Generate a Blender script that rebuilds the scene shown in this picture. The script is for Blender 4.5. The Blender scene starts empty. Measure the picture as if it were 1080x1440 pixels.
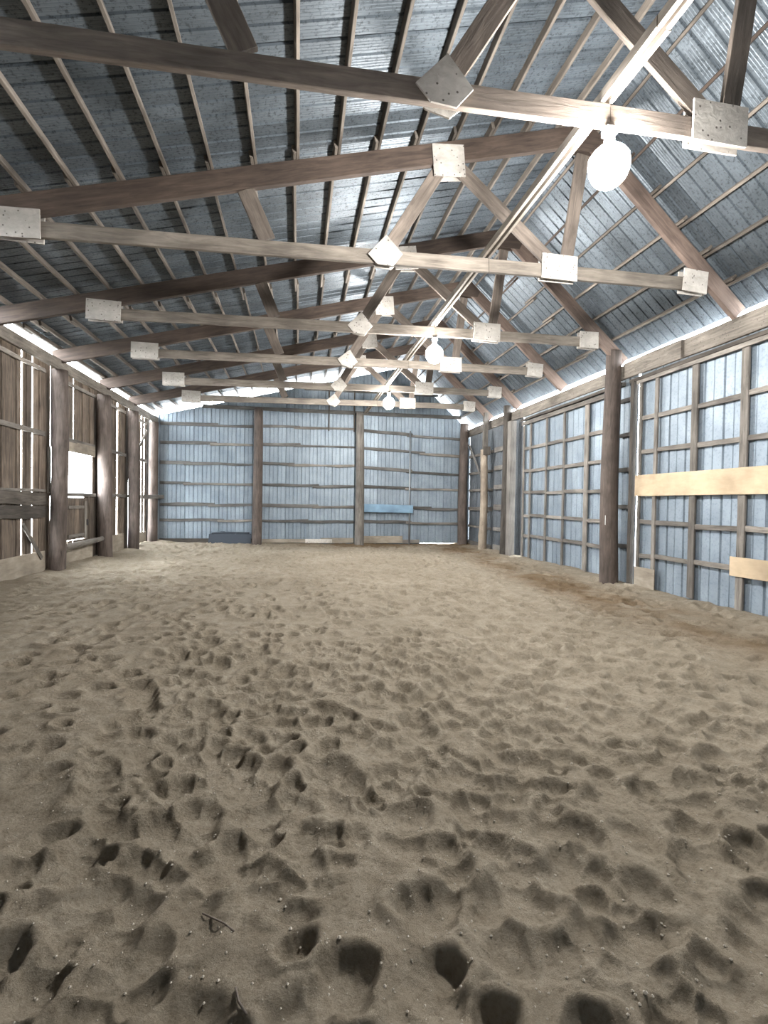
import bpy, bmesh, math, random
import numpy as np
from mathutils import Vector, Matrix

random.seed(7)
S = bpy.context.scene
COL = S.collection
# ------------------------------------------------------------------ camera
F_PX, YAW, PITCH, ROLL, CAM_H = 707.5, 0.1697, -0.0188, 0.0159, 1.658
cd = bpy.data.cameras.new('camera'); cam = bpy.data.objects.new('camera', cd); COL.objects.link(cam)
cd.sensor_fit = 'VERTICAL'; cd.sensor_height = 24.0; cd.lens = 24.0 * F_PX / 1440.0
cd.clip_start = 0.05; cd.clip_end = 400
def _axis(x, y, z):
    c, s = math.cos(ROLL), math.sin(ROLL); x, z = x * c - z * s, x * s + z * c
    c, s = math.cos(PITCH), math.sin(PITCH); y, z = y * c - z * s, y * s + z * c
    c, s = math.cos(YAW), math.sin(YAW); x, y = x * c + y * s, -x * s + y * c
    return (x, y, z)
_m = Matrix((_axis(1, 0, 0), _axis(0, 0, 1), _axis(0, -1, 0))).transposed()
cam.matrix_world = Matrix.Translation((0, 0, CAM_H)) @ _m.to_4x4()
S.camera = cam
# ------------------------------------------------------------------ overcast sky, exposure
W = bpy.data.worlds.new('overcast_sky'); S.world = W; W.use_nodes = True
bg = W.node_tree.nodes['Background']; bg.inputs[0].default_value = (0.90, 0.95, 1.0, 1); bg.inputs[1].default_value = 30.0
LAMP_STRENGTH = 900.0                              # nearest bulb; the two farther bulbs are tuned down to 0.62 of it
S.view_settings.view_transform = 'Standard'; S.view_settings.look = 'None'
S.view_settings.gamma = 1; S.view_settings.use_curve_mapping = False
S.view_settings.exposure = 0.43
S.cycles.max_bounces = 8; S.cycles.diffuse_bounces = 6; S.cycles.glossy_bounces = 4
S.cycles.sample_clamp_indirect = 6.0
S.cycles.caustics_reflective = False; S.cycles.caustics_refractive = False
try:
    W.cycles.sampling_method = 'MANUAL'; W.cycles.sample_map_resolution = 64
except Exception: pass

# ------------------------------------------------------------------ measures (metres; y runs down the arena)
XL, XR, YB, YF = -5.25, 6.90, 20.05, -2.3
RX, RZ, SL, SR = 4.2, 7.3, 0.251, 0.91          # ridge, left and right slope of the purlin seat
TY = [1.45, 4.12, 6.97, 9.84, 12.29, 14.97, 17.33]
HC = 5.09                                          # bottom chord centre
def seat(x): return RZ - SL * (RX - x) if x < RX else RZ - SR * (x - RX)

# ------------------------------------------------------------------ materials
def new_mat(name):
    m = bpy.data.materials.new(name); m.use_nodes = True
    nt = m.node_tree; b = nt.nodes['Principled BSDF']; return m, nt, b
def node(nt, t, **k):
    n = nt.nodes.new(t)
    for a, v in k.items():
        if a in n.inputs: n.inputs[a].default_value = v
        else: setattr(n, a, v)
    return n
def ramp(nt, stops):
    n = nt.nodes.new('ShaderNodeValToRGB'); e = n.color_ramp.elements
    while len(e) < len(stops): e.new(0.5)
    for i, (p, c) in enumerate(stops): e[i].position = p; e[i].color = (*c, 1) if len(c) == 3 else c
    return n
def mixc(nt, mode, fac, a, b):
    n = nt.nodes.new('ShaderNodeMix'); n.data_type = 'RGBA'; n.blend_type = mode
    for sock, v in ((n.inputs[0], fac), (n.inputs[6], a), (n.inputs[7], b)):
        if isinstance(v, bpy.types.NodeSocket): nt.links.new(v, sock)
        else: sock.default_value = v
    return n.outputs[2]
def wood(name, dark, light, rough=0.85, stretch=9.0, vary=0.35, bump=0.5, scale=2.0, spots=0.0):
    m, nt, b = new_mat(name); L = nt.links.new
    tc = node(nt, 'ShaderNodeTexCoord'); oi = node(nt, 'ShaderNodeObjectInfo')
    off = node(nt, 'ShaderNodeVectorMath', operation='SCALE'); off.inputs[0].default_value = (37, 91, 53); L(oi.outputs['Random'], off.inputs['Scale'])
    add = node(nt, 'ShaderNodeVectorMath', operation='ADD'); L(tc.outputs['Object'], add.inputs[0]); L(off.outputs[0], add.inputs[1])
    mp = node(nt, 'ShaderNodeMapping'); mp.inputs['Scale'].default_value = (1, stretch, stretch); L(add.outputs[0], mp.inputs[0])
    n1 = node(nt, 'ShaderNodeTexNoise', Scale=scale, Detail=7.0, Roughness=0.65, Distortion=0.6); L(mp.outputs[0], n1.inputs['Vector'])
    n2 = node(nt, 'ShaderNodeTexNoise', Scale=1.6, Detail=4.0); L(add.outputs[0], n2.inputs['Vector'])
    r1 = ramp(nt, [(0.3, dark), (0.72, light)]); L(n1.outputs['Fac'], r1.inputs[0])
    r2 = ramp(nt, [(0.3, (0.62, 0.6, 0.58)), (0.7, (1.15, 1.13, 1.1))]); L(n2.outputs['Fac'], r2.inputs[0])
    c = mixc(nt, 'MULTIPLY', 1.0, r1.outputs[0], r2.outputs[0])
    mr = node(nt, 'ShaderNodeMapRange'); mr.inputs[3].default_value = 1 - vary; mr.inputs[4].default_value = 1 + vary; L(oi.outputs['Random'], mr.inputs[0])
    c = mixc(nt, 'MULTIPLY', 1.0, c, mr.outputs[0])
    if spots:
        v = node(nt, 'ShaderNodeTexVoronoi', Scale=16.0); L(add.outputs[0], v.inputs['Vector'])
        rs = ramp(nt, [(0.13, (0.10, 0.08, 0.065)), (0.20, (1, 1, 1))]); L(v.outputs['Distance'], rs.inputs[0])
        c = mixc(nt, 'MULTIPLY', spots, c, rs.outputs[0])
    L(c, b.inputs['Base Color']); b.inputs['Roughness'].default_value = rough
    bp = node(nt, 'ShaderNodeBump', Strength=bump, Distance=0.01); L(n1.outputs['Fac'], bp.inputs['Height']); L(bp.outputs[0], b.inputs['Normal'])
    return m
def metal(name, c0, c1, spot, metallic, rough, speck=0.6, vary=0.12, spotscale=26.0):
    m, nt, b = new_mat(name); L = nt.links.new
    tc = node(nt, 'ShaderNodeTexCoord'); oi = node(nt, 'ShaderNodeObjectInfo')
    off = node(nt, 'ShaderNodeVectorMath', operation='SCALE'); off.inputs[0].default_value = (17, 41, 23); L(oi.outputs['Random'], off.inputs['Scale'])
    add = node(nt, 'ShaderNodeVectorMath', operation='ADD'); L(tc.outputs['Object'], add.inputs[0]); L(off.outputs[0], add.inputs[1])
    n1 = node(nt, 'ShaderNodeTexNoise', Scale=1.3, Detail=6.0, Roughness=0.6); L(add.outputs[0], n1.inputs['Vector'])
    r1 = ramp(nt, [(0.32, c0), (0.68, c1)]); L(n1.outputs['Fac'], r1.inputs[0])
    n2 = node(nt, 'ShaderNodeTexNoise', Scale=spotscale, Detail=3.0, Roughness=0.7); L(add.outputs[0], n2.inputs['Vector'])
    r2 = ramp(nt, [(0.36, spot), (0.47, (1, 1, 1))]); L(n2.outputs['Fac'], r2.inputs[0])
    c = mixc(nt, 'MULTIPLY', speck, r1.outputs[0], r2.outputs[0])
    mr = node(nt, 'ShaderNodeMapRange'); mr.inputs[3].default_value = 1 - vary; mr.inputs[4].default_value = 1 + vary; L(oi.outputs['Random'], mr.inputs[0])
    c = mixc(nt, 'MULTIPLY', 1.0, c, mr.outputs[0])
    L(c, b.inputs['Base Color']); b.inputs['Metallic'].default_value = metallic
    rr = node(nt, 'ShaderNodeMapRange'); rr.inputs[3].default_value = rough + 0.18; rr.inputs[4].default_value = rough - 0.1; L(n2.outputs['Fac'], rr.inputs[0]); L(rr.outputs[0], b.inputs['Roughness'])
    return m
def plain(name, col, rough=0.7, metallic=0.0, emit=0):
    m, nt, b = new_mat(name); b.inputs['Base Color'].default_value = (*col, 1); b.inputs['Roughness'].default_value = rough; b.inputs['Metallic'].default_value = metallic
    if emit: b.inputs['Emission Color'].default_value = (1.0, 0.97, 0.93, 1); b.inputs['Emission Strength'].default_value = emit
    return m
M = dict(
    rafter=wood('brown_rafter_wood', (0.034, 0.024, 0.019), (0.10, 0.073, 0.058), vary=0.2),
    rafter_pink=wood('pink_brown_rafter_wood', (0.085, 0.06, 0.05), (0.205, 0.155, 0.13), vary=0.15),
    chord=wood('grey_tan_chord_wood', (0.115, 0.10, 0.085), (0.28, 0.25, 0.215), vary=0.2),
    web=wood('web_wood', (0.09, 0.075, 0.063), (0.22, 0.185, 0.16), vary=0.25),
    purlin=wood('purlin_wood', (0.08, 0.07, 0.06), (0.22, 0.195, 0.17), vary=0.35),
    osb=wood('pale_gusset_board', (0.42, 0.40, 0.37), (0.60, 0.58, 0.55), stretch=1.5, vary=0.12, scale=9, spots=0.85),
    plank=wood('weathered_brown_plank', (0.060, 0.048, 0.038), (0.25, 0.20, 0.16), vary=0.4, stretch=12),
    slab=wood('dark_slab_wood', (0.030, 0.026, 0.022), (0.13, 0.115, 0.10), vary=0.25),
    girt=wood('grey_girt_wood', (0.10, 0.092, 0.083), (0.29, 0.27, 0.245), vary=0.3),
    grey=wood('silver_grey_board', (0.15, 0.143, 0.132), (0.30, 0.285, 0.266), vary=0.2),
    darkgirt=wood('dark_girt_wood', (0.045, 0.045, 0.045), (0.17, 0.165, 0.155), vary=0.35),  # darker tone than the grey girt wood
    pole=wood('dark_pole_wood', (0.045, 0.035, 0.030), (0.15, 0.12, 0.105), vary=0.15, stretch=7),
    peeled=wood('peeled_pole_wood', (0.22, 0.18, 0.14), (0.44, 0.38, 0.31), vary=0.05, stretch=5),
    plate=wood('plate_beam_wood', (0.10, 0.09, 0.078), (0.27, 0.245, 0.215), vary=0.15, spots=0.5),
    ply=wood('tan_plywood', (0.52, 0.41, 0.28), (0.64, 0.52, 0.37), vary=0.05, stretch=4, bump=0.1),
    kick=wood('sandy_kick_board', (0.24, 0.21, 0.17), (0.40, 0.36, 0.30), vary=0.15, stretch=4, bump=0.2),
    brace=wood('pale_brace_wood', (0.30, 0.27, 0.235), (0.52, 0.48, 0.43), vary=0.12),
    blue=wood('blue_painted_board', (0.17, 0.29, 0.42), (0.24, 0.38, 0.52), vary=0.02, stretch=3, bump=0.1),
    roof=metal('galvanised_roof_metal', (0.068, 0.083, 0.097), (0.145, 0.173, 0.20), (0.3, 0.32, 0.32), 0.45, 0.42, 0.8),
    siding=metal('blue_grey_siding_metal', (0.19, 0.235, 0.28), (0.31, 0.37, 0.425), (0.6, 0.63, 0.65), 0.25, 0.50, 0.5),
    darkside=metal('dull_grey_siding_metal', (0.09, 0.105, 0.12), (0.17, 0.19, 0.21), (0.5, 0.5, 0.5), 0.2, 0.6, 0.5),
    steel=plain('galvanised_pipe', (0.35, 0.37, 0.39), 0.45, 0.7),
    darksteel=plain('dark_iron', (0.05, 0.05, 0.055), 0.5, 0.6),
    rubber=plain('dark_rubber', (0.035, 0.045, 0.06), 0.75),
    white=plain('white_plastic', (0.7, 0.7, 0.68), 0.5),
    bulb=plain('lit_bulb_glass', (1, 1, 1), 0.3, 0, LAMP_STRENGTH),
    bulb2=plain('dimmer_lit_bulb_glass', (1, 1, 1), 0.3, 0, LAMP_STRENGTH * 0.62),
    stone=plain('pale_pebble', (0.42, 0.38, 0.32), 0.9),
    ground=plain('pale_gravel_ground', (0.75, 0.75, 0.73), 0.95),
)
def sand_mat():
    m, nt, b = new_mat('arena_sand'); L = nt.links.new
    tc = node(nt, 'ShaderNodeTexCoord')
    n1 = node(nt, 'ShaderNodeTexNoise', Scale=0.55, Detail=5.0); L(tc.outputs['Object'], n1.inputs['Vector'])
    n2 = node(nt, 'ShaderNodeTexNoise', Scale=38.0, Detail=8.0, Roughness=0.75); L(tc.outputs['Object'], n2.inputs['Vector'])
    n3 = node(nt, 'ShaderNodeTexNoise', Scale=6.0, Detail=6.0, Roughness=0.65); L(tc.outputs['Object'], n3.inputs['Vector'])
    r1 = ramp(nt, [(0.3, (0.325, 0.28, 0.215)), (0.7, (0.415, 0.362, 0.285))]); L(n1.outputs['Fac'], r1.inputs[0])
    r2 = ramp(nt, [(0.28, (0.62, 0.6, 0.57)), (0.5, (1, 1, 1)), (0.78, (1.12, 1.12, 1.12))]); L(n2.outputs['Fac'], r2.inputs[0])
    r3 = ramp(nt, [(0.32, (0.78, 0.76, 0.73)), (0.62, (1.04, 1.04, 1.04))]); L(n3.outputs['Fac'], r3.inputs[0])
    c = mixc(nt, 'MULTIPLY', 1.0, r1.outputs[0], r2.outputs[0]); c = mixc(nt, 'MULTIPLY', 1.0, c, r3.outputs[0])
    # damp brown track worn along the right-hand and the far wall
    at = node(nt, 'ShaderNodeAttribute', attribute_name='dark_sand'); L2 = at.outputs['Fac']
    c = mixc(nt, 'MIX', L2, c, mixc(nt, 'MULTIPLY', 1.0, c, (0.60, 0.50, 0.40, 1)))
    L(c, b.inputs['Base Color']); b.inputs['Roughness'].default_value = 0.95; b.inputs['Specular IOR Level'].default_value = 0.15
    n4 = node(nt, 'ShaderNodeTexNoise', Scale=85.0, Detail=6.0, Roughness=0.8); L(tc.outputs['Object'], n4.inputs['Vector'])
    b1 = node(nt, 'ShaderNodeBump', Strength=0.9, Distance=0.014); L(n4.outputs['Fac'], b1.inputs['Height'])
    b2 = node(nt, 'ShaderNodeBump', Strength=0.9, Distance=0.04); L(n2.outputs['Fac'], b2.inputs['Height']); L(b1.outputs[0], b2.inputs['Normal'])
    L(b2.outputs[0], b.inputs['Normal'])
    return m
M['sand'] = sand_mat()

# ------------------------------------------------------------------ helpers
WM = {}                                              # world matrix of everything placed
def place(o, mw, parent=None):
    WM[o.name] = mw
    if parent is not None:
        o.parent = parent; o.matrix_basis = WM[parent.name].inverted() @ mw
    else: o.matrix_basis = mw
    COL.objects.link(o); return o
def tag(o, label=None, cat=None, group=None, kind=None):
    for k, v in (('label', label), ('category', cat), ('group', group), ('kind', kind)):
        if v: o[k] = v
    return o
def empty(name, loc, parent=None, **k):
    o = bpy.data.objects.new(name, None); o.empty_display_size = 0.2
    place(o, Matrix.Translation(loc), parent); return tag(o, **k)
_cache = {}
def mesh_from(name, v, f, mat, smooth=False):
    me = bpy.data.meshes.new(name); me.from_pydata(v, [], f); me.materials.append(mat)
    if smooth: me.shade_smooth()
    return me
def board_mesh(L, w, t, mat, var, rough):
    key = (round(L, 2), round(w, 3), round(t, 3), mat.name, var, rough)
    if key in _cache: return _cache[key]
    rnd = random.Random(hash((key[0], key[1], var)) & 0xffff)
    n = max(1, min(8, int(L / 0.6))) if rough else 1
    v, f = [], []; bw = 0; bt = 0
    b = min(0.006, t * 0.2)
    for i in range(n + 1):
        x = -L / 2 + L * i / n
        j = rough
        up = w / 2 + rnd.uniform(-j, j); dn = -w / 2 + rnd.uniform(-j, j); yo = rnd.uniform(-j, j) * 0.5
        h = t / 2
        v += [(x, -h + yo, dn + b), (x, -h + b + yo, dn), (x, h - b + yo, dn), (x, h + yo, dn + b),
              (x, h + yo, up - b), (x, h - b + yo, up), (x, -h + b + yo, up), (x, -h + yo, up - b)]
    for i in range(n):
        for k in range(8):
            a = i * 8 + k; c = i * 8 + (k + 1) % 8
            f.append((a, a + 8, c + 8, c)[::-1])
    f.append(tuple(range(8))); f.append(tuple(range(n * 8 + 7, n * 8 - 1, -1)))
    me = mesh_from('board', v, f, mat); _cache[key] = me; return me
def board(name, p0, p1, w, t, mat, parent=None, up=(0, 0, 1), rough=0.004, **k):
    """board from p0 to p1; w runs along `up`, t across"""
    p0, p1 = Vector(p0), Vector(p1); d = p1 - p0; L = d.length; x = d.normalized()
    z = Vector(up); z = (z - x * z.dot(x)).normalized(); y = z.cross(x)
    R = Matrix((x, y, z)).transposed().to_4x4()
    o = bpy.data.objects.new(name, board_mesh(L, w, t, mat, random.randint(0, 3), rough))
    place(o, Matrix.Translation((p0 + p1) / 2) @ R, parent); return tag(o, **k)
def prism(name, pts, thick, mat, mw, parent=None, **k):
    """outline pts (x,z), extruded along local y"""
    n = len(pts); h = thick / 2
    v = [(x, -h, z) for x, z in pts] + [(x, h, z) for x, z in pts]
    f = [tuple(range(n)), tuple(range(2 * n - 1, n - 1, -1))] + [(i + n, (i + 1) % n + n, (i + 1) % n, i) for i in range(n)]
    o = bpy.data.objects.new(name, mesh_from(name, v, f, mat)); place(o, mw, parent); return tag(o, **k)
def pole(name, x, y, z0, z1, r0, r1, mat, parent=None, seed=0, lean=(0, 0), knots=0, **k):
    rnd = random.Random(seed); N, R = 18, 22; v, f = [], []
    ph = [rnd.uniform(0, 6.28) for _ in range(6)]
    kn = [(rnd.uniform(0.1, 0.95), rnd.uniform(0, 6.28)) for _ in range(knots)]
    H = z1 - z0
    for i in range(R + 1):
        t = i / R; r = r0 + (r1 - r0) * t
        cx = lean[0] * t + 0.025 * math.sin(3.1 * t + ph[0]); cy = lean[1] * t + 0.02 * math.sin(2.6 * t + ph[1])
        for j in range(N):
            a = 2 * math.pi * j / N
            q = r * (1 + 0.05 * math.sin(2 * a + ph[2] + 2 * t) + 0.03 * math.sin(3 * a + ph[3] - 5 * t) + 0.02 * math.sin(9 * t + ph[4] + a))
            for kt, ka in kn:
                da = (a - ka + math.pi) % (2 * math.pi) - math.pi
                q += 0.03 * math.exp(-((t - kt) * H / 0.09) ** 2 - (da / 0.45) ** 2)
            # x is the long axis, so the grain follows the pole
            v.append((t * H, cy + q * math.sin(a), cx + q * math.cos(a)))
    for i in range(R):
        for j in range(N):
            a = i * N + j; b = i * N + (j + 1) % N; f.append((a, b, b + N, a + N))
    f.append(tuple(range(N - 1, -1, -1))); f.append(tuple(range(R * N, R * N + N)))
    o = bpy.data.objects.new(name, mesh_from(name, v, f, mat, True))
    R4 = Matrix(((0, 0, 1, 0), (0, 1, 0, 0), (1, 0, 0, 0), (0, 0, 0, 1)))   # local x -> z up, z -> x
    R4 = Matrix(((0, 0, -1, 0), (0, 1, 0, 0), (1, 0, 0, 0), (0, 0, 0, 1)))
    place(o, Matrix.Translation((x, y, z0)) @ R4, parent); return tag(o, **k)
def tube(name, pts, r, mat, parent=None, n=8, **k):
    P = [Vector(p) - Vector(pts[0]) for p in pts]; v, f = [], []
    for i, p in enumerate(P):
        d = (P[min(i + 1, len(P) - 1)] - P[max(i - 1, 0)]).normalized()
        u = d.cross(Vector((0.3, 1, 0.1))).normalized(); w = d.cross(u)
        v += [tuple(p + u * r * math.cos(6.2832 * j / n) + w * r * math.sin(6.2832 * j / n)) for j in range(n)]
    for i in range(len(P) - 1):
        for j in range(n): f.append((i * n + j, i * n + (j + 1) % n, (i + 1) * n + (j + 1) % n, (i + 1) * n + j))
    f.append(tuple(range(n - 1, -1, -1))); f.append(tuple(range((len(P) - 1) * n, len(P) * n)))
    o = bpy.data.objects.new(name, mesh_from(name, v, f, mat, True)); place(o, Matrix.Translation(pts[0]), parent); return tag(o, **k)

def siding_mesh(w, h0, h1, mat, rib=0.155, depth=0.03):
    """ribbed sheet in the local xz plane, ribs standing out on -y; top edge runs from h0 to h1"""
    key = ('s', round(w, 3), round(h0, 3), round(h1, 3), mat.name, rib)
    if key in _cache: return _cache[key]
    prof = []; n = max(1, round(w / rib)); p = w / n
    for i in range(n):
        x = i * p; big = (i % 2 == 0); d = depth if big else depth * 0.45; rw = 0.05 if big else 0.035
        prof += [(x + 0.001, 0), (x + rw * 0.3, d), (x + rw * 0.7, d), (x + rw, 0)]
    prof.append((w, 0))
    th = 0.002
    hs = lambda x: h0 + (h1 - h0) * x / w
    m = len(prof)
    v = [(x, y, 0) for x, y in prof] + [(x, y, hs(x)) for x, y in prof] + [(x, y - th, 0) for x, y in prof] + [(x, y - th, hs(x)) for x, y in prof]
    f = []
    for i in range(m - 1):
        f += [(i, i + 1, m + i + 1, m + i), (2 * m + i, 3 * m + i, 3 * m + i + 1, 2 * m + i + 1)]
        f += [(m + i, m + i + 1, 3 * m + i + 1, 3 * m + i), (i, 2 * m + i, 2 * m + i + 1, i + 1)]
    f += [(0, m, 3 * m, 2 * m), (m - 1, 3 * m - 1, 4 * m - 1, 2 * m - 1)]
    me = mesh_from('siding', v, f, mat); _cache[key] = me; return me
def siding(x0, y0, x1, y1, z0, h0, h1, mat, parent, name='siding_sheet', rib=0.155):
    d = Vector((x1 - x0, y1 - y0, 0)); w = d.length; x = d.normalized(); z = Vector((0, 0, 1)); y = z.cross(x)
    R = Matrix((x, y, z)).transposed().to_4x4()
    o = bpy.data.objects.new(name, siding_mesh(w, h0 - z0, h1 - z0, mat, rib))
    return place(o, Matrix.Translation((x0, y0, z0)) @ R, parent)

# ------------------------------------------------------------------ sand floor: hoof-printed height field
def build_floor():
    rng = np.random.default_rng(11)
    def axis(segs):
        a = [segs[0][0]]
        for s0, s1, d0, d1 in segs:
            while a[-1] < s1 - 1e-6:
                t = (a[-1] - s0) / (s1 - s0); a.append(min(s1, a[-1] + d0 + (d1 - d0) * t))
        return np.array(a)
    X = axis([(-5.6, -2.0, 0.045, 0.022), (-2.0, -0.9, 0.022, 0.011), (-0.9, 2.2, 0.0105, 0.0105), (2.2, 4.2, 0.011, 0.02), (4.2, 7.35, 0.02, 0.04)])
    Y = axis([(-2.6, 1.1, 0.12, 0.03), (1.1, 3.0, 0.0085, 0.010), (3.0, 5.5, 0.011, 0.022), (5.5, 10, 0.022, 0.036), (10, 20.6, 0.036, 0.06)])
    nx, ny = len(X), len(Y)
    def vnoise(cell, seed):
        r = np.random.default_rng(seed)
        gx = int((X[-1] - X[0]) / cell) + 4; gy = int((Y[-1] - Y[0]) / cell) + 4
        G = r.random((gy, gx)) * 2 - 1
        def wts(P, n):
            u = (P - P[0]) / cell; i = np.floor(u).astype(int); t = u - i
            Wt = np.zeros((len(P), n)); idx = np.arange(len(P))
            for k, wk in enumerate([(1 - t) ** 3 / 6, (3 * t ** 3 - 6 * t ** 2 + 4) / 6, (-3 * t ** 3 + 3 * t ** 2 + 3 * t + 1) / 6, t ** 3 / 6]):
                Wt[idx, np.minimum(i + k, n - 1)] += wk
            return Wt
        return wts(Y, gy) @ G @ wts(X, gx).T
    H = 0.05 * vnoise(1.3, 1) + 0.035 * vnoise(0.45, 2)
    XX, YY = X[None, :], Y[:, None]
    # sand banked up along both long walls
    edge = 0.10 * np.exp(-((XX - XL) / 0.5) ** 2) + 0.06 * np.exp(-((XX - XR) / 0.45) ** 2) + 0.04 * np.exp(-((YY - YB) / 0.4) ** 2)
    H = H + edge
    P = np.zeros_like(H); Rm = np.zeros_like(H)
    for i in range(3900):
        px = rng.uniform(-5.0, 6.75); py = rng.uniform(0.9, 19.8)
        if rng.random() < 0.20: px = rng.uniform(-1.3, 4); py = rng.uniform(1.2, 6)
        a = rng.uniform(0.06, 0.115); b = a * rng.uniform(0.95, 1.4)
        th = rng.normal(1.2, 0.7); d = rng.uniform(0.022, 0.06)
        if rng.random() < 0.07 and px > 0.8: b = a * rng.uniform(2.5, 5.0); a *= 0.7; th = rng.normal(1.9, 0.25); d *= 0.7
        R = max(a, b) * 2.1
        i0, i1 = np.searchsorted(X, [px - R, px + R]); j0, j1 = np.searchsorted(Y, [py - R, py + R])
        if i1 - i0 < 2 or j1 - j0 < 2: continue
        dx = X[None, i0:i1] - px; dy = Y[j0:j1, None] - py
        u = dx * math.cos(th) + dy * math.sin(th); w = -dx * math.sin(th) + dy * math.cos(th)
        ang = np.arctan2(w, u); wob = 1 + 0.10 * np.sin(2 * ang + i) + 0.06 * np.sin(3 * ang + 2.3 * i) + 0.035 * np.sin(7 * ang + 1.3 * i)
        r = np.sqrt((u / b) ** 2 + (w / a) ** 2) / wob
        q = np.clip((1.12 - r) / 0.72, 0, 1); q = q * q * (3 - 2 * q)
        q = q * (1 + 0.22 * np.clip(u / b, -1, 1))
        rim = np.exp(-((r - 1.3) / 0.38) ** 2) * d * (0.45 + 0.25 * np.cos(ang - 0.6 - i))
        np.maximum(P[j0:j1, i0:i1], d * q, out=P[j0:j1, i0:i1]); np.maximum(Rm[j0:j1, i0:i1], rim, out=Rm[j0:j1, i0:i1])
    H = H - P + Rm * (1 - np.clip(P / 0.03, 0, 1) * 0.8)
    H += 0.026 * vnoise(0.17, 3) + 0.012 * vnoise(0.075, 4)
    near = np.exp(-((YY - 1.2) / 3.5) ** 2)
    H += (0.0045 * vnoise(0.03, 5) + 0.002 * vnoise(0.018, 6)) * near
    verts = np.empty((ny, nx, 3), np.float32); verts[..., 0] = XX; verts[..., 1] = YY; verts[..., 2] = H - 0.02
    idx = np.arange(nx * ny, dtype=np.int32).reshape(ny, nx)
    q = np.stack([idx[:-1, :-1], idx[:-1, 1:], idx[1:, 1:], idx[1:, :-1]], -1).reshape(-1)
    me = bpy.data.meshes.new('floor'); nf = (nx - 1) * (ny - 1)
    me.vertices.add(nx * ny); me.vertices.foreach_set('co', verts.ravel())
    me.loops.add(nf * 4); me.loops.foreach_set('vertex_index', q)
    me.polygons.add(nf); me.polygons.foreach_set('loop_start', np.arange(0, nf * 4, 4, dtype=np.int32))
    me.update(calc_edges=True); me.shade_smooth()
    dark_sand = np.clip(1.15 - np.abs(XX - 5.75 + 0.02 * (20 - YY)) / 0.9, 0, 1) * np.clip((YY - 3) / 4, 0, 1)
    dark_sand = np.maximum(dark_sand, np.clip((YY - 18.2) / 1.6, 0, 1) * np.clip((XX + 1.5) / 3, 0, 1))
    dark_sand = np.maximum(dark_sand, 0.35 * np.clip((-1 - XX) / 3, 0, 1) * np.clip((9 - YY) / 4, 0, 1))  # weaker, darker and browner tone over the near left sand
    dark_sand = np.clip(dark_sand * (0.85 + 0.9 * vnoise(0.6, 9) + 0.8 * vnoise(0.2, 10)), 0, 1)
    at = me.attributes.new('dark_sand', 'FLOAT', 'POINT'); at.data.foreach_set('value', dark_sand.astype(np.float32).ravel())
    me.materials.append(M['sand'])
    o = bpy.data.objects.new('floor', me); COL.objects.link(o); WM['floor'] = Matrix.Identity(4)
    tag(o, kind='structure')
    def hz(x, y):
        return float(H[min(ny - 1, np.searchsorted(Y, y)), min(nx - 1, np.searchsorted(X, x))] - 0.02)
    return o, hz
floor, hz = build_floor()
g = bpy.data.objects.new('ground', mesh_from('ground', [(-70, -60, -0.3), (70, -60, -0.3), (70, 90, -0.3), (-70, 90, -0.3)], [(0, 1, 2, 3)], M['ground']))
place(g, Matrix.Identity(4)); tag(g, kind='structure')

# ------------------------------------------------------------------ roof (ceiling): purlins and corrugated sheets
ceil = empty('ceiling', (RX, 9, RZ), kind='structure')
def corrugated(width, length):
    """pan-and-rib roof sheet: a rib every 22 cm, low swages on the pans"""
    prof = []; n = 3; p = width / n
    for i in range(n):
        y = i * p
        prof += [(y, 0.0), (y + 0.010, 0.020), (y + 0.026, 0.020), (y + 0.036, 0.0)]
        for k in range(1, 5):
            c = y + 0.036 + (p - 0.036) * k / 5
            prof += [(c - 0.008, 0.0), (c, 0.0028), (c + 0.008, 0.0)]
    prof += [(width, 0.0), (width + 0.010, 0.020), (width + 0.026, 0.020)]
    v, f = [], []
    for y, z in prof: v += [(0, y, z), (length, y, z)]
    for i in range(len(prof) - 1): f.append((2 * i, 2 * i + 2, 2 * i + 3, 2 * i + 1))
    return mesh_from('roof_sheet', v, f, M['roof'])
def roof_side(side):
    if side < 0: x0, x1 = XL - 0.22, RX + 0.02
    else: x0, x1 = RX - 0.02, XR + 0.13
    lift = 0.112
    z0, z1 = seat(x0) + lift, seat(x1) + lift
    if side > 0: z0 = RZ + lift + 0.02 * SR
    d = Vector((x1 - x0, 0, z1 - z0)); L = d.length; x = d.normalized(); y = Vector((0, 1, 0)); z = x.cross(y)
    R = Matrix((x, y, z)).transposed().to_4x4(); me = corrugated(0.64, L); yy = YF - 0.1; i = 0
    while yy < YB + 0.25:
        o = bpy.data.objects.new('roof_sheet', me)
        place(o, Matrix.Translation((x0, yy, z0 + (0.004 if i % 2 else 0))) @ Matrix.Rotation(random.uniform(-0.0007, 0.0007), 4, 'Z') @ R, ceil)
        yy += 0.64; i += 1
roof_side(-1); roof_side(1)
cuts = [YF - 0.1] + [TY[0], TY[2], TY[3] + 1.2, TY[5], YB + 0.25]
def purlin(x, w=0.10, mat='purlin', t=0.042):
    s = SL if x < RX else -SR
    nrm = Vector((-s, 0, 1)).normalized(); z = seat(x)
    k = 0
    for a, b in zip(cuts[:-1], cuts[1:]):
        off = (0.022 if k % 2 else -0.022)
        sh = random.uniform(-0.25, 0.25) if 0 < k else 0
        c = Vector((x + off, 0, z + s * off)) + nrm * (w / 2 - (w - 0.10))
        board('purlin', (c.x, a - 0.18, c.z), (c.x, b + (0.18 if b < YB else 0), c.z), w, t, M[mat], ceil, up=nrm, rough=0.003)
        k += 1
for k in range(-4, 14):
    x = -3.36 + 0.547 * k
    if x > XL - 0.2: purlin(x)
for x in (4.33, 5.23, 5.68, 6.12, 6.56): purlin(x)
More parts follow.
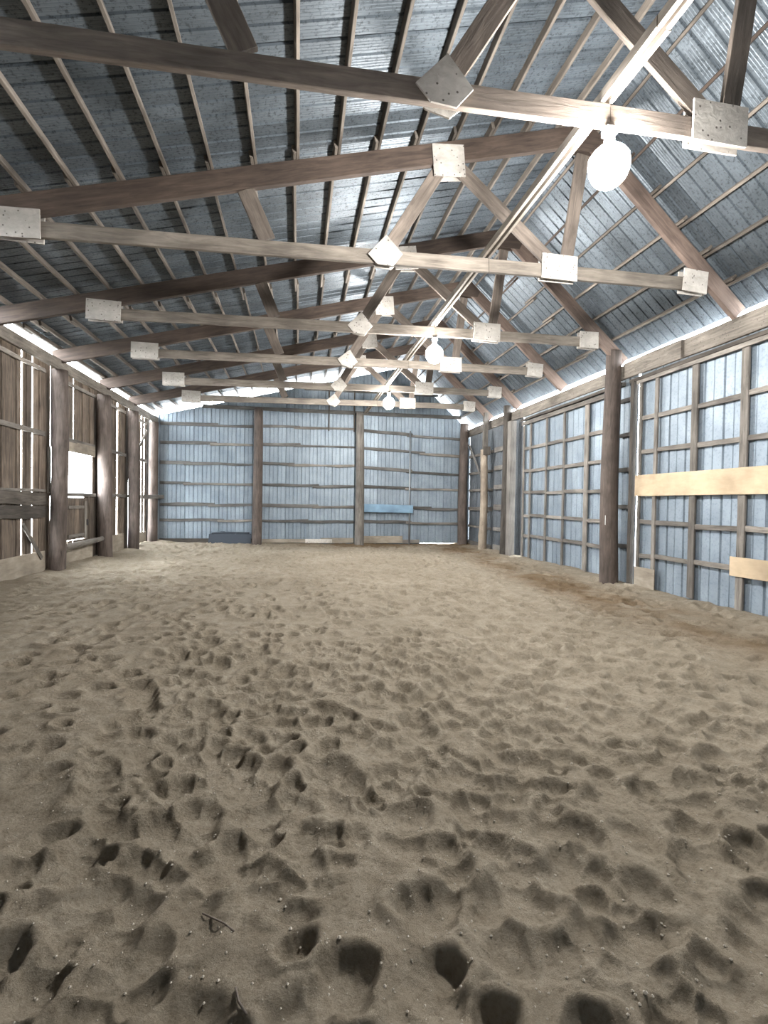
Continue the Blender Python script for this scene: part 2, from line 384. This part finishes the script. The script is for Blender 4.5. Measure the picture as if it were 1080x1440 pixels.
purlin(4.78, 0.15, 'rafter'); purlin(-5.28)

# ------------------------------------------------------------------ roof trusses
T_LABEL = [
    'roof truss overhead nearer than the truss that carries the biggest lamp',
    'truss closest to the viewer in sight, its bottom chord crossing just behind the biggest lamp',
    'truss between the biggest lamp and the tall dark pole, without a lamp of its own',
    'truss meeting the tall dark pole between the two sliding doors, middle lamp below it',
    'truss just past the middle lamp, ending over the middle of the far sliding door',
    'truss ending over the paired posts beyond the far sliding door, smallest lamp below it',
    'last roof truss, just in front of the far metal wall']
def gusset(name, pts, x, y, z, t, rot=0, side=-1, mt='osb'):
    o = prism('gusset_plate', pts, 0.018, M[mt], Matrix.Translation((x, y + side * (0.045 + 0.010), z)) @ Matrix.Rotation(rot, 4, 'Y'), t)
    return o
def rect(w, h): return [(-w / 2, -h / 2), (w / 2, -h / 2), (w / 2, h / 2), (-w / 2, h / 2)]
def truss(k, Y):
    t = empty('roof_truss', (RX, Y, HC), label=T_LABEL[k], cat='roof truss', group='timber roof trusses')
    j = lambda s=0.02: random.uniform(-s, s)
    D = 0.29
    def chord(name, xa, xb, mat, d, ext=0.0):
        s = SL if xb <= RX + 0.01 else -SR
        nrm = Vector((-s, 0, 1)).normalized()
        a = Vector((xa, Y, seat(xa))) - nrm * d / 2; b = Vector((xb, Y, seat(xb))) - nrm * d / 2
        return board(name, a, b, d, 0.085, M[mat], t, up=nrm, rough=0.004)
    chord('top_chord', XL - 0.15, RX, 'rafter', D); chord('top_chord', RX + 0.02, XR + 0.02, 'rafter_pink', 0.25)
    hl, hr = -3.75, 6.12
    xs = 2.66
    board('bottom_chord', (hl, Y, HC - 0.12), (xs - 0.003, Y, HC), 0.195, 0.06, M['web' if k < 2 else 'chord'], t)
    board('bottom_chord', (xs + 0.003, Y, HC), (hr, Y, HC + 0.03), 0.19, 0.06, M['web' if k < 2 else 'chord'], t)
    zt = lambda x: seat(x) - D * 1.03
    board('web', (1.20, Y, HC + 0.11), (1.98 + j(), Y, zt(1.98) + 0.0), 0.19, 0.05, M['web'], t, up=(0.8, 0, -0.6))
    board('web', (2.12, Y, zt(2.12)), (3.66, Y, HC + 0.12), 0.20, 0.05, M['web'], t, up=(0.7, 0, 0.7))
    board('web', (3.86, Y, HC + 0.11), (4.08 + j(), Y, seat(4.08) - 0.42), 0.19, 0.05, M['web'], t, up=(1, 0, 0))
    board('web', (-0.47 + j(), Y, HC + 0.05), (-0.74 + j(), Y, zt(-0.74)), 0.22, 0.05, M['web'], t, up=(1, 0, 0))
    pent = [(-0.25, -0.03), (-0.13, -0.17), (0.09, -0.2), (0.24, -0.04), (0.03, 0.23)]
    for sd in (-1, 1):
        gusset('g', pent, 1.15, Y, HC + 0.03, t, j(0.12), sd)
        gusset('g', rect(0.56, 0.36), 3.74, Y, HC + 0.06, t, j(0.02), sd)
        gusset('g', rect(0.58, 0.36), -3.47, Y, HC - 0.07, t, j(0.03), sd)
        gusset('g', rect(0.42, 0.34), 6.0, Y, HC + 0.06, t, 0.04 + j(0.05), sd)
        gusset('g', rect(0.46, 0.44), 2.03, Y, zt(2.03) + 0.02, t, -0.08 + j(0.06), sd)
        gusset('g', [(-0.3, -0.40), (0.2, -0.40), (0.26, -0.28), (0.0, -0.02), (-0.32, -0.10)], RX, Y, RZ - 0.02, t, 0, sd, 'rafter')
    return t
for k, Y in enumerate(TY): truss(k, Y)

# lateral brace along the arena on top of the bottom chords
for i, (dx, lb) in enumerate(((-0.035, 'long pale brace board along the arena, the strip nearer the low-pitched roof side'), (0.045, 'long pale brace board along the arena, the strip nearer the sliding doors'))):
    tt = empty('lateral_brace', (2.62 + dx, 10, HC + 0.1), label=lb, cat='brace board', group='brace boards over the bottom chords')
    cc = [YF + 0.05, 3.4, 8.3, 13.4, YB - 0.05]
    for a, b in zip(cc[:-1], cc[1:]):
        board('board', (2.62 + dx + random.uniform(-.006, .006), a, HC + 0.155), (2.62 + dx + random.uniform(-.006, .006), b - 0.01, HC + 0.155), 0.10, 0.04, M['brace'], tt, rough=0.004)

# ------------------------------------------------------------------ lamps
def ico(r, sub, sc=(1, 1, 1)):
    bm = bmesh.new(); bmesh.ops.create_icosphere(bm, subdivisions=sub, radius=r); bmesh.ops.scale(bm, vec=sc, verts=bm.verts)
    return bm
def lamp(Y, label, bm_='bulb2'):
    x, z = 2.66, 4.66
    t = empty('hanging_lamp', (x, Y, z), label=label, cat='lamp', group='lit lamps hung under the trusses')
    bm = ico(0.175, 3, (1, 1, 1.15))  # bulb made oversized so its shape takes in the glare around it
    for v in bm.verts:
        if v.co.z > 0.05: s = 1 - 0.55 * ((v.co.z - 0.05) / 0.151) ** 1.6; v.co.x *= s; v.co.y *= s
    me = bpy.data.meshes.new('bulb'); bm.to_mesh(me); bm.free(); me.materials.append(M[bm_]); me.shade_smooth()
    place(bpy.data.objects.new('bulb', me), Matrix.Translation((x, Y, z)), t)
    bm = bmesh.new(); bmesh.ops.create_cone(bm, cap_ends=True, segments=20, radius1=0.05, radius2=0.038, depth=0.11)
    me = bpy.data.meshes.new('socket'); bm.to_mesh(me); bm.free(); me.materials.append(M['white'])
    place(bpy.data.objects.new('socket', me), Matrix.Translation((x, Y, z + 0.225)), t)
    board('junction_box', (x - 0.05, Y, z + 0.285), (x + 0.05, Y, z + 0.285), 0.06, 0.10, M['steel'], t, rough=0)
lamp(TY[1] - 0.025, 'largest and brightest lamp, hung high beside the pale brace boards', 'bulb')
lamp(TY[3], 'middle lamp of the three, hung below the truss at the tall dark pole')
lamp(TY[5], 'smallest and farthest lit lamp, in front of the far metal wall')

# ------------------------------------------------------------------ left wall: weathered planks
wl = empty('wall_left', (XL, 9, 0), kind='structure')
gaps = {11.19: .035, 11.6: .018, 12.39: .025, 13.2: .05, 13.55: .03, 16.6: .13, 17.65: .05, 18.68: .06, 19.0: .08, 19.34: .12}   # clear width of each light slit
bd = sorted(gaps)
edges = [(YF, 0)]
for gy in bd + [YB]:
    span = gy - edges[-1][0]; n = max(1, round(span / 0.235)); a = edges[-1][0]
    ws = [random.uniform(0.8, 1.2) for _ in range(n)]; tot = sum(ws); acc = a
    for w in ws[:-1]: acc += span * w / tot; edges.append((acc, -0.022))
    j = len(edges); near, far = 0.0215 * ((j - 1) % 2), 0.0215 * (j % 2)
    g_ = gaps.get(gy, 0); edges.append((gy, (g_ * 0.45 + (far + 0.022 - near) * gy / 5.5) if g_ else 0))
PX = XL - 0.22
for i in range(len(edges) - 1):
    a, b = edges[i][0] + edges[i][1] / 2, edges[i + 1][0] - edges[i + 1][1] / 2
    w = b - a; y = (a + b) / 2; x = PX - (0.0215 if i % 2 else 0)
    lo, hi = 0.02, 4.66
    l = random.uniform(-0.006, 0.006) * (1 if edges[i][1] > 0 or edges[i + 1][1] > 0 else 0.3)
    segs = [(lo, hi)]
    if 12.40 < y < 14.75: segs = [(lo, 1.73), (2.78, hi)]
    if 12.92 < y < 14.25: segs = [(lo, 0.6), (2.78, hi)]
    for s0, s1 in segs:
        board('plank', (x, y + l, s0), (x, y - l, s1), w, 0.022, M['plank'], wl, up=(0, 1, 0), rough=0.0015)
def lg(a, b, z, h, mat='girt', x=XL - 0.175, t=0.04, z2=None, name='girt', rough=0.006):
    return board(name, (x, a, z), (x, b, z if z2 is None else z2), h, t, M[mat], wl, rough=rough)
PL = [-0.6, 2.0, 4.5, 7.0, 9.5, 12.2, 14.9, 17.35, 19.62]
for a, b in zip([YF] + PL[:-1], PL):
    a += 0.17 if a > YF else 0; b -= 0.17
    lg(a, b, 4.38, 0.09); lg(a, b, 3.04 + random.uniform(-.02, .02), 0.10)
    if b < 12.1:
        lg(a, b, 1.66, 0.27, 'slab', z2=1.62, t=0.055, name='rough_slab', rough=0.02); lg(a, b, 1.37, 0.27, 'slab', z2=1.35, t=0.05, name='rough_slab', rough=0.02)
        lg(a, b, 1.80, 0.05, 'girt')
        lg(a, b, 0.27, 0.44, 'kick', t=0.02, name='kick_board')
    if b > 15: lg(a, b, 1.74, 0.10)
lg(12.38, 14.72, 2.90, 0.26, 'kick', name='window_header')
lg(12.30, 14.76, 1.73, 0.09, 'girt', t=0.06, name='window_sill')
for y in (12.22,): board('window_jamb', (XL - 0.18, y, 1.75), (XL - 0.18, y, 2.77), 0.07, 0.05, M['girt'], wl, up=(0, 1, 0))
lg(12.75, 14.6, 0.24, 0.42, 'kick', t=0.02, name='kick_board'); lg(15.15, 17.05, 0.28, 0.56, 'kick', t=0.02, name='kick_board'); lg(17.7, 19.4, 0.30, 0.36, 'kick', t=0.02, name='kick_board')
board('diagonal_brace', (XL - 0.14, 17.6, 2.72), (XL - 0.14, 19.35, 4.1), 0.10, 0.035, M['girt'], wl)
board('diagonal_brace', (XL - 0.15, 11.1, 1.1), (XL - 0.15, 11.85, 0.35), 0.09, 0.03, M['girt'], wl)
# hatch in the bay under the window opening
h = empty('door_3', (XL - 0.1, 13.6, 0.6), kind='structure')
for i in range(6):
    y = 12.98 + 0.215 * i + 0.1
    board('plank', (XL - 0.215, y, 0.62), (XL - 0.215, y, 1.66), 0.212, 0.022, M['plank'], h, up=(0, 1, 0), rough=0.002)
for y in (12.97, 14.20): board('stile', (XL - 0.185, y, 0.60), (XL - 0.185, y, 1.58), 0.11, 0.03, M['girt'], h, up=(0, 1, 0))
for z in (1.42, 0.72): board('batten', (XL - 0.17, 13.15, z), (XL - 0.17, 14.05, z), 0.075, 0.04, M['girt'], h)
board('latch', (XL - 0.15, 14.22, 0.95), (XL - 0.15, 14.22, 1.1), 0.04, 0.03, M['darksteel'], h, up=(0, 1, 0), rough=0)
# log rail under the hatch, and the rail across the last bay
def hlog(name, p0, p1, r, mat, seed, **k):
    p0, p1 = Vector(p0), Vector(p1); L = (p1 - p0).length
    o = pole(name, 0, 0, 0, L, r, r * 0.85, M[mat], None, seed)
    q = Vector((0, 0, 1)).rotation_difference((p1 - p0).normalized()).to_matrix().to_4x4()
    o.matrix_basis = Matrix.Translation(p0) @ q @ o.matrix_basis; WM[o.name] = o.matrix_basis.copy(); return tag(o, **k)
hlog('log_rail', (XL + 0.04, 12.42, 0.50), (XL + 0.05, 14.68, 0.58), 0.075, 'girt', 5, label='round log rail below the plank hatch, between two wooden poles', cat='rail')
board('rail', (-4.95, 17.2, 1.72), (-4.98, 20.0, 1.74), 0.14, 0.05, M['girt'], label='short flat rail nailed across the last two poles of the plank wall', cat='rail')

# posts along the plank wall
PLAB = ['dark pole of the plank wall standing behind the viewer'] * 5 + [
    'thick dark pole nearer the viewer beside the glaring window opening', 'pole just past the window opening, its face brightly lit by it',
    'third pole of the plank wall, in front of tall light slits', 'corner pole where the plank wall meets the far metal wall']
for i, y in enumerate(PL):
    if i > 4: pole('pole_post', XL + 0.02, y, -0.25, 4.46, 0.175, 0.165, M['pole'], seed=20 + i, label=PLAB[i], cat='pole', group='dark poles along the plank wall')
    else: pole('pole', XL + 0.02, y, -0.25, 4.46, 0.175, 0.165, M['pole'], wl, seed=20 + i)
# plate beam on the left posts
def plate(side):
    x = XL + 0.02 if side < 0 else XR + 0.03
    o = empty('trim_1' if side < 0 else 'trim_2', (x, 9, 4.6), kind='structure')
    return o
pl = plate(-1); pr = plate(1)
for a, b in ((YF, 4.8), (4.8, 9.75), (9.75, 14.9), (14.9, YB)):
    board('plate_beam', (XL + 0.02, a + 0.005, 4.585), (XL + 0.02, b, 4.585), 0.24, 0.07, M['plate'], pl)

# ------------------------------------------------------------------ far wall: ribbed metal between poles
wb = empty('wall_back', (0.8, YB, 0), kind='structure')
joints = [-5.42, -5.16, -4.24, -3.31, -2.39, -1.45, -0.51, 0.40, 1.29, 2.2, 3.12, 4.05, 4.94, 5.88, 6.84, 7.0]
def gable_top(x): return seat(x) - 0.14
for y, par, flip in ((YB, wb, False),):
    for a, b in zip(joints[:-1], joints[1:]):
        parts = [(a, b)] if not (a < RX < b) else [(a, RX), (RX, b)]
        for p, q in parts:
            siding(p, y + random.uniform(0, 0.006), q + 0.004, y + random.uniform(0, 0.006), 0.03 if a > 4.9 else -0.15, gable_top(p), gable_top(q), M['siding'], wb)
wf = empty('wall_front', (0.8, YF, 0), kind='structure')
for a, b in zip([-5.42, -3.3, -1.4, 0.5, 2.3, RX, 5.5], [-3.3, -1.4, 0.5, 2.3, RX, 5.5, 7.05]):
    siding(a, YF, b, YF, -0.2, seat(a) + 0.1, seat(b) + 0.1, M['siding'], wf)
GZ = [4.50, 3.80, 3.04, 2.27, 1.47, 0.88]
bays = [(-5.1, -1.72), (-1.36, 2.22), (2.55, 6.6)]
drop = [(-0.02, 0.05), (0.03, 0.03), (0.0, -0.12)]
for bi, (a, b) in enumerate(bays):
    for zi, z in enumerate(GZ):
        zz = z + (0.05 if bi == 1 and zi < 3 else 0)
        m = (a + b) / 2 + random.uniform(-0.8, 0.8)
        if bi == 2 and zi == 4: pass
        z0 = zz + (0 if bi < 2 else 0.02); z1 = zz + (0 if bi < 2 else -0.2 if zi < 3 else -0.05)
        zm = z0 + (z1 - z0) * (m - a) / (b - a)
        board('girt', (a, YB - 0.05, z0), (m + 0.12, YB - 0.05, zm + 0.01), 0.11, 0.04, M['darkgirt'], wb, rough=0.02)
        board('girt', (m - 0.12, YB - 0.09 if zi % 2 else YB - 0.05, zm - 0.025), (b, YB - 0.05, z1), 0.09, 0.035, M['girt' if (bi + zi) % 2 else 'darkgirt'], wb, rough=0.02)
for a, b, hh, mt in ((-5.1, -1.72, 0.16, 'slab'), (-1.36, 0.9, 0.15, 'kick'), (0.9, 2.22, 0.2, 'kick'), (2.55, 4.2, 0.28, 'kick'), (4.2, 4.9, 0.14, 'girt')):
    board('skirt_board', (a, YB - 0.06, 0.02 + hh / 2), (b, YB - 0.06, 0.02 + hh / 2 + 0.01), hh, 0.04, M[mt], wb)
board('skirt_board', (0.3, YB - 0.11, 0.10), (1.35, YB - 0.11, 0.10), 0.16, 0.03, M['osb'], wb)
for x in (1.17, 2.17): board('stud', (x, YB - 0.06, 4.45), (x, YB - 0.06, 6.2), 0.05, 0.04, M['slab'], wb, up=(1, 0, 0))
board('gable_girt', (-3.6, YB - 0.05, 5.2), (6.6, YB - 0.05, 5.2), 0.14, 0.04, M['darkgirt'], wb)
board('gable_girt', (0.2, YB - 0.05, 6.05), (5.6, YB - 0.05, 6.05), 0.09, 0.04, M['darkgirt'], wb)
pole('pole_post', -1.53, YB - 0.34, -0.25, 5.15, 0.18, 0.16, M['pole'], seed=41, label='pole of the far metal wall beside the dark rubber mat', cat='pole', group='poles of the far metal wall')
pole('pole_post', 2.38, YB - 0.34, -0.25, 5.15, 0.18, 0.16, M['girt'], seed=42, label='pole of the far metal wall at the end of the blue board', cat='pole', group='poles of the far metal wall')
pole('pole_post', 6.64, YB - 0.36, -0.25, 4.9, 0.19, 0.17, M['pole'], seed=43, label='corner pole where the far metal wall meets the door side', cat='pole', group='poles of the far metal wall')
board('blue_board', (2.60, YB - 0.23, 1.43), (4.58, YB - 0.23, 1.41), 0.32, 0.03, M['blue'], label='pale blue painted board nailed low across the far metal wall', cat='board', rough=0.002)
tube('pipe', [(4.46, YB - 0.17, -0.1), (4.44, YB - 0.17, 2.3), (4.43, YB - 0.17, 4.56)], 0.03, M['steel'], label='thin upright grey pipe against the far metal wall behind the blue board', cat='pipe')
# dark mat leaning on the far wall, ragged rolled top
o = prism('rubber_mat', [(-0.78, 0), (0.78, 0), (0.79, 0.44), (0.5, 0.46), (0.2, 0.43), (-0.05, 0.47), (-0.2, 0.53), (-0.33, 0.52), (-0.36, 0.46), (-0.6, 0.45), (-0.76, 0.42)], 0.05, M['rubber'],
          Matrix.Translation((-2.54, YB - 0.26, -0.06)) @ Matrix.Rotation(-0.16, 4, 'X'), label='dark blue-black rubber mat leaning at the foot of the far metal wall', cat='mat')
tube('fold', [(-3.2, YB - 0.2, 0.39), (-2.8, YB - 0.21, 0.42), (-2.4, YB - 0.2, 0.41), (-1.82, YB - 0.21, 0.40)], 0.035, M['rubber'], o)

# ------------------------------------------------------------------ right wall: fixed bays and two sliding doors
wr = empty('wall_right', (XR, 9, 0), kind='structure')
def rsheets(a, b, mat, z1=4.5, rib=0.155):
    n = max(1, round((b - a) / 0.93)); w = (b - a) / n
    for i in range(n): siding(XR + 0.12, a + (i + 1) * w + 0.004, XR + 0.12, a + i * w, 0.0, z1, z1, M[mat], wr, rib=rib)
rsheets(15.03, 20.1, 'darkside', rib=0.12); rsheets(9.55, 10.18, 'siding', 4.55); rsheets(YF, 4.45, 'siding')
def rb(name, a, b, z, h, mat='girt', x=XR + 0.06, t=0.045, z2=None, par=None, **k):
    return board(name, (x, a, z), (x, b, z if z2 is None else z2), h, t, M[mat], par or wr, rough=0.008, **k)
for z, hh in ((3.60, .17), (2.95, .17), (2.27, .17), (1.55, .19), (0.78, .14), (0.10, .24)):
    rb('girt', 15.55, 17.2, z, hh, 'grey')
for z, hh in ((3.58, .10), (2.88, .09), (2.20, .09), (1.47, .14), (0.76, .09), (0.08, .18)):
    rb('girt', 17.4, 19.9, z, hh, 'girt')
for z in (3.95, 3.2, 2.45, 1.65, 0.8): rb('girt', 9.56, 10.1, z, 0.09, 'darkgirt')
for z in (3.6, 2.8, 2.0, 1.2, 0.4): rb('girt', YF, 4.4, z, 0.09)
board('diagonal_brace', (XR - 0.02, 19.75, 4.05), (XR - 0.03, 17.65, 2.1), 0.10, 0.04, M['grey'], wr)
board('wall_stud', (XR + 0.03, 15.62, 0), (XR + 0.03, 15.62, 4.3), 0.10, 0.05, M['girt'], wr, up=(0, 1, 0))
board('wall_stud', (XR + 0.03, 9.58, 0), (XR + 0.03, 9.58, 4.3), 0.09, 0.10, M['slab'], wr, up=(0, 1, 0))

def sliding_door(name, y0, y1, stiles, rails, zt, n):
    d = empty(name, (XR + 0.1, (y0 + y1) / 2, 0.02), kind='structure')
    nsh = round((y1 - y0) / 0.9); w = (y1 - y0) / nsh
    for i in range(nsh):
        o = siding(XR + 0.13, y0 + (i + 1) * w + 0.003, XR + 0.13, y0 + i * w, -0.12, zt + 0.32, zt + 0.32, M['siding'], d, rib=0.225)
    x = XR + 0.075
    for y, sw in stiles: board('stile', (x - 0.012, y, 0.03), (x - 0.012, y, zt), sw, 0.04, M['girt'], d, up=(0, 1, 0))
    st = [y for y, _ in stiles]; ws = [w for _, w in stiles]
    for z in rails:
        for i in range(len(st) - 1):
            a, b = st[i] + ws[i] / 2, st[i + 1] - ws[i + 1] / 2
            e = random.uniform(-0.02, 0.02)
            board('rail', (x, a, z + e), (x, b, z + e + random.uniform(-0.015, 0.015)), 0.09, 0.035, M['girt'], d, rough=0.006)
    board('top_rail', (x - 0.03, y0, zt + 0.06), (x - 0.03, y1, zt + 0.06), 0.11, 0.045, M['girt'], d)
    return d
d1 = sliding_door('door_1', 10.22, 14.96, [(10.36, .10), (11.35, .16), (12.42, .09), (13.38, .09), (14.38, .09), (14.84, .09)], [3.40, 2.70, 2.03, 1.33, 0.71], 4.13, 1)
d2 = sliding_door('door_2', 4.5, 9.495, [(4.6, .1), (5.9, .14), (6.93, .14), (7.95, .14), (8.93, .09), (9.39, .08)], [3.46, 2.77, 2.08, 1.34, 0.68], 4.2, 2)
board('plywood_strip', (XR + 0.02, 9.46, 2.09), (XR + 0.02, 4.6, 2.09), 0.43, 0.014, M['ply'], d2, rough=0.002)
board('plywood_strip', (XR + 0.02, 7.08, 0.72), (XR + 0.02, 4.6, 0.73), 0.31, 0.014, M['ply'], d2, rough=0.002)
board('kick_patch', (XR + 0.02, 9.42, 0.22), (XR + 0.02, 8.82, 0.22), 0.40, 0.014, M['kick'], d2, rough=0.002)

# plate beams over the doors and the track board below them
rb('plate_beam', 8.15, 9.80, 4.535, 0.34, 'plate', x=XR - 0.06, t=0.05, par=pr)
rb('plate_beam', 4.9, 9.84, 4.54, 0.33, 'plate', x=XR + 0.0, t=0.06, z2=4.55, par=pr)
rb('plate_beam', YF, 4.9, 4.54, 0.33, 'plate', x=XR, t=0.06, par=pr)
rb('plate_beam', 9.86, 14.95, 4.53, 0.29, 'plate', x=XR, t=0.06, par=pr)
rb('plate_beam', 14.97, YB - 0.02, 4.55, 0.30, 'plate', x=XR, t=0.06, par=pr)
rb('door_track', YF, 9.7, 4.31, 0.07, 'slab', x=XR + 0.05, t=0.10, par=pr)
rb('door_track', 9.95, 15.0, 4.31, 0.07, 'slab', x=XR + 0.05, t=0.10, par=pr)

# posts of the door side
pole('pole_post', 6.66, 9.90, -0.25, 4.98, 0.185, 0.155, M['pole'], seed=62, label='tall dark pole between the two sliding doors, small white tag on it', cat='pole', group='posts of the door side')
board('tag', (6.455, 9.76, 1.26), (6.455, 9.76, 1.46), 0.06, 0.012, M['white'], label='small white tag on the tall dark pole between the sliding doors', cat='tag', up=(0.6, 1, 0), rough=0)
board('square_post', (6.72, 15.22, -0.2), (6.72, 15.22, 4.32), 0.24, 0.20, M['grey'], label='square silver-grey post at the far edge of the far sliding door', cat='post', group='posts of the door side', up=(0, 1, 0))
pole('pole_post', 6.74, 15.72, -0.25, 4.9, 0.13, 0.115, M['slab'], seed=63, label='slim black pole right behind the square silver-grey post', cat='pole', group='posts of the door side')
pp = empty('peeled_pole', (6.62, 17.35, -0.2), label='crooked pale peeled pole with knots and a dark upper post spliced on', cat='pole', group='posts of the door side')
pole('trunk', 6.60, 17.35, -0.2, 3.62, 0.15, 0.13, M['peeled'], pp, seed=64, knots=14)
board('splice_block', (6.64, 17.18, 3.42), (6.64, 17.18, 3.72), 0.24, 0.10, M['slab'], pp, up=(1, 0, 0))
board('upper_post', (6.64, 17.35, 3.62), (6.64, 17.35, 4.95), 0.17, 0.15, M['girt'], pp, up=(0, 1, 0))
for y in (-0.4, 3.9): pole('pole', 6.62, y, -0.25, 4.9, 0.18, 0.16, M['pole'], wr, seed=int(70 + y))

# ------------------------------------------------------------------ small things on the sand
def pebbles():
    rng = random.Random(5); v, f = [], []
    base = [(0, 0, 1), (0.9, 0, .1), (0.2, .85, -.1), (-.8, .5, .1), (-.7, -.6, -.1), (.3, -.9, .1), (0, 0, -1)]
    for i in range(2600):
        y = 1.15 + 5.5 * rng.random() ** 1.7; x = rng.uniform(-1.0 - 0.45 * y, 0.9 + 0.95 * y * 0.8)
        if x < -4.5 or x > 6: continue
        r = rng.uniform(0.0025, 0.007) * (1.5 if rng.random() < 0.06 else 1); z = hz(x, y) + r * 0.5; a = rng.uniform(0, 6.28); n = len(v)
        for p in base:
            px, py = p[0] * math.cos(a) - p[1] * math.sin(a), p[0] * math.sin(a) + p[1] * math.cos(a)
            v.append((x + r * px, y + r * py * rng.uniform(.8, 1.2), z + r * 0.7 * p[2]))
        for k in range(5):
            p, q = 1 + k, 1 + (k + 1) % 5; f += [(n, n + p, n + q), (n + 6, n + q, n + p)]
    o = bpy.data.objects.new('pebbles', mesh_from('pebbles', v, f, M['stone'])); place(o, Matrix.Identity(4))
    tag(o, 'small pale pebbles and clods scattered over the sand', 'pebbles', None, 'stuff')
pebbles()
def twig(pts, r, label):
    P = [(x, y, hz(x, y) + r + 0.004) for x, y in pts]
    tube('twig', P, r, M['web'], label=label, cat='twig', group='twigs lying on the sand')
twig([(0.02 - 0.16, 1.60), (0.0 - 0.17, 1.66), (-0.185, 1.71)], 0.004, 'thin dark twig on the sand at the very bottom of the photo')
twig([(-0.36, 2.1), (-0.26, 1.99), (-0.22, 1.95)], 0.0035, 'short twig in a hoofprint behind the bottom twig')
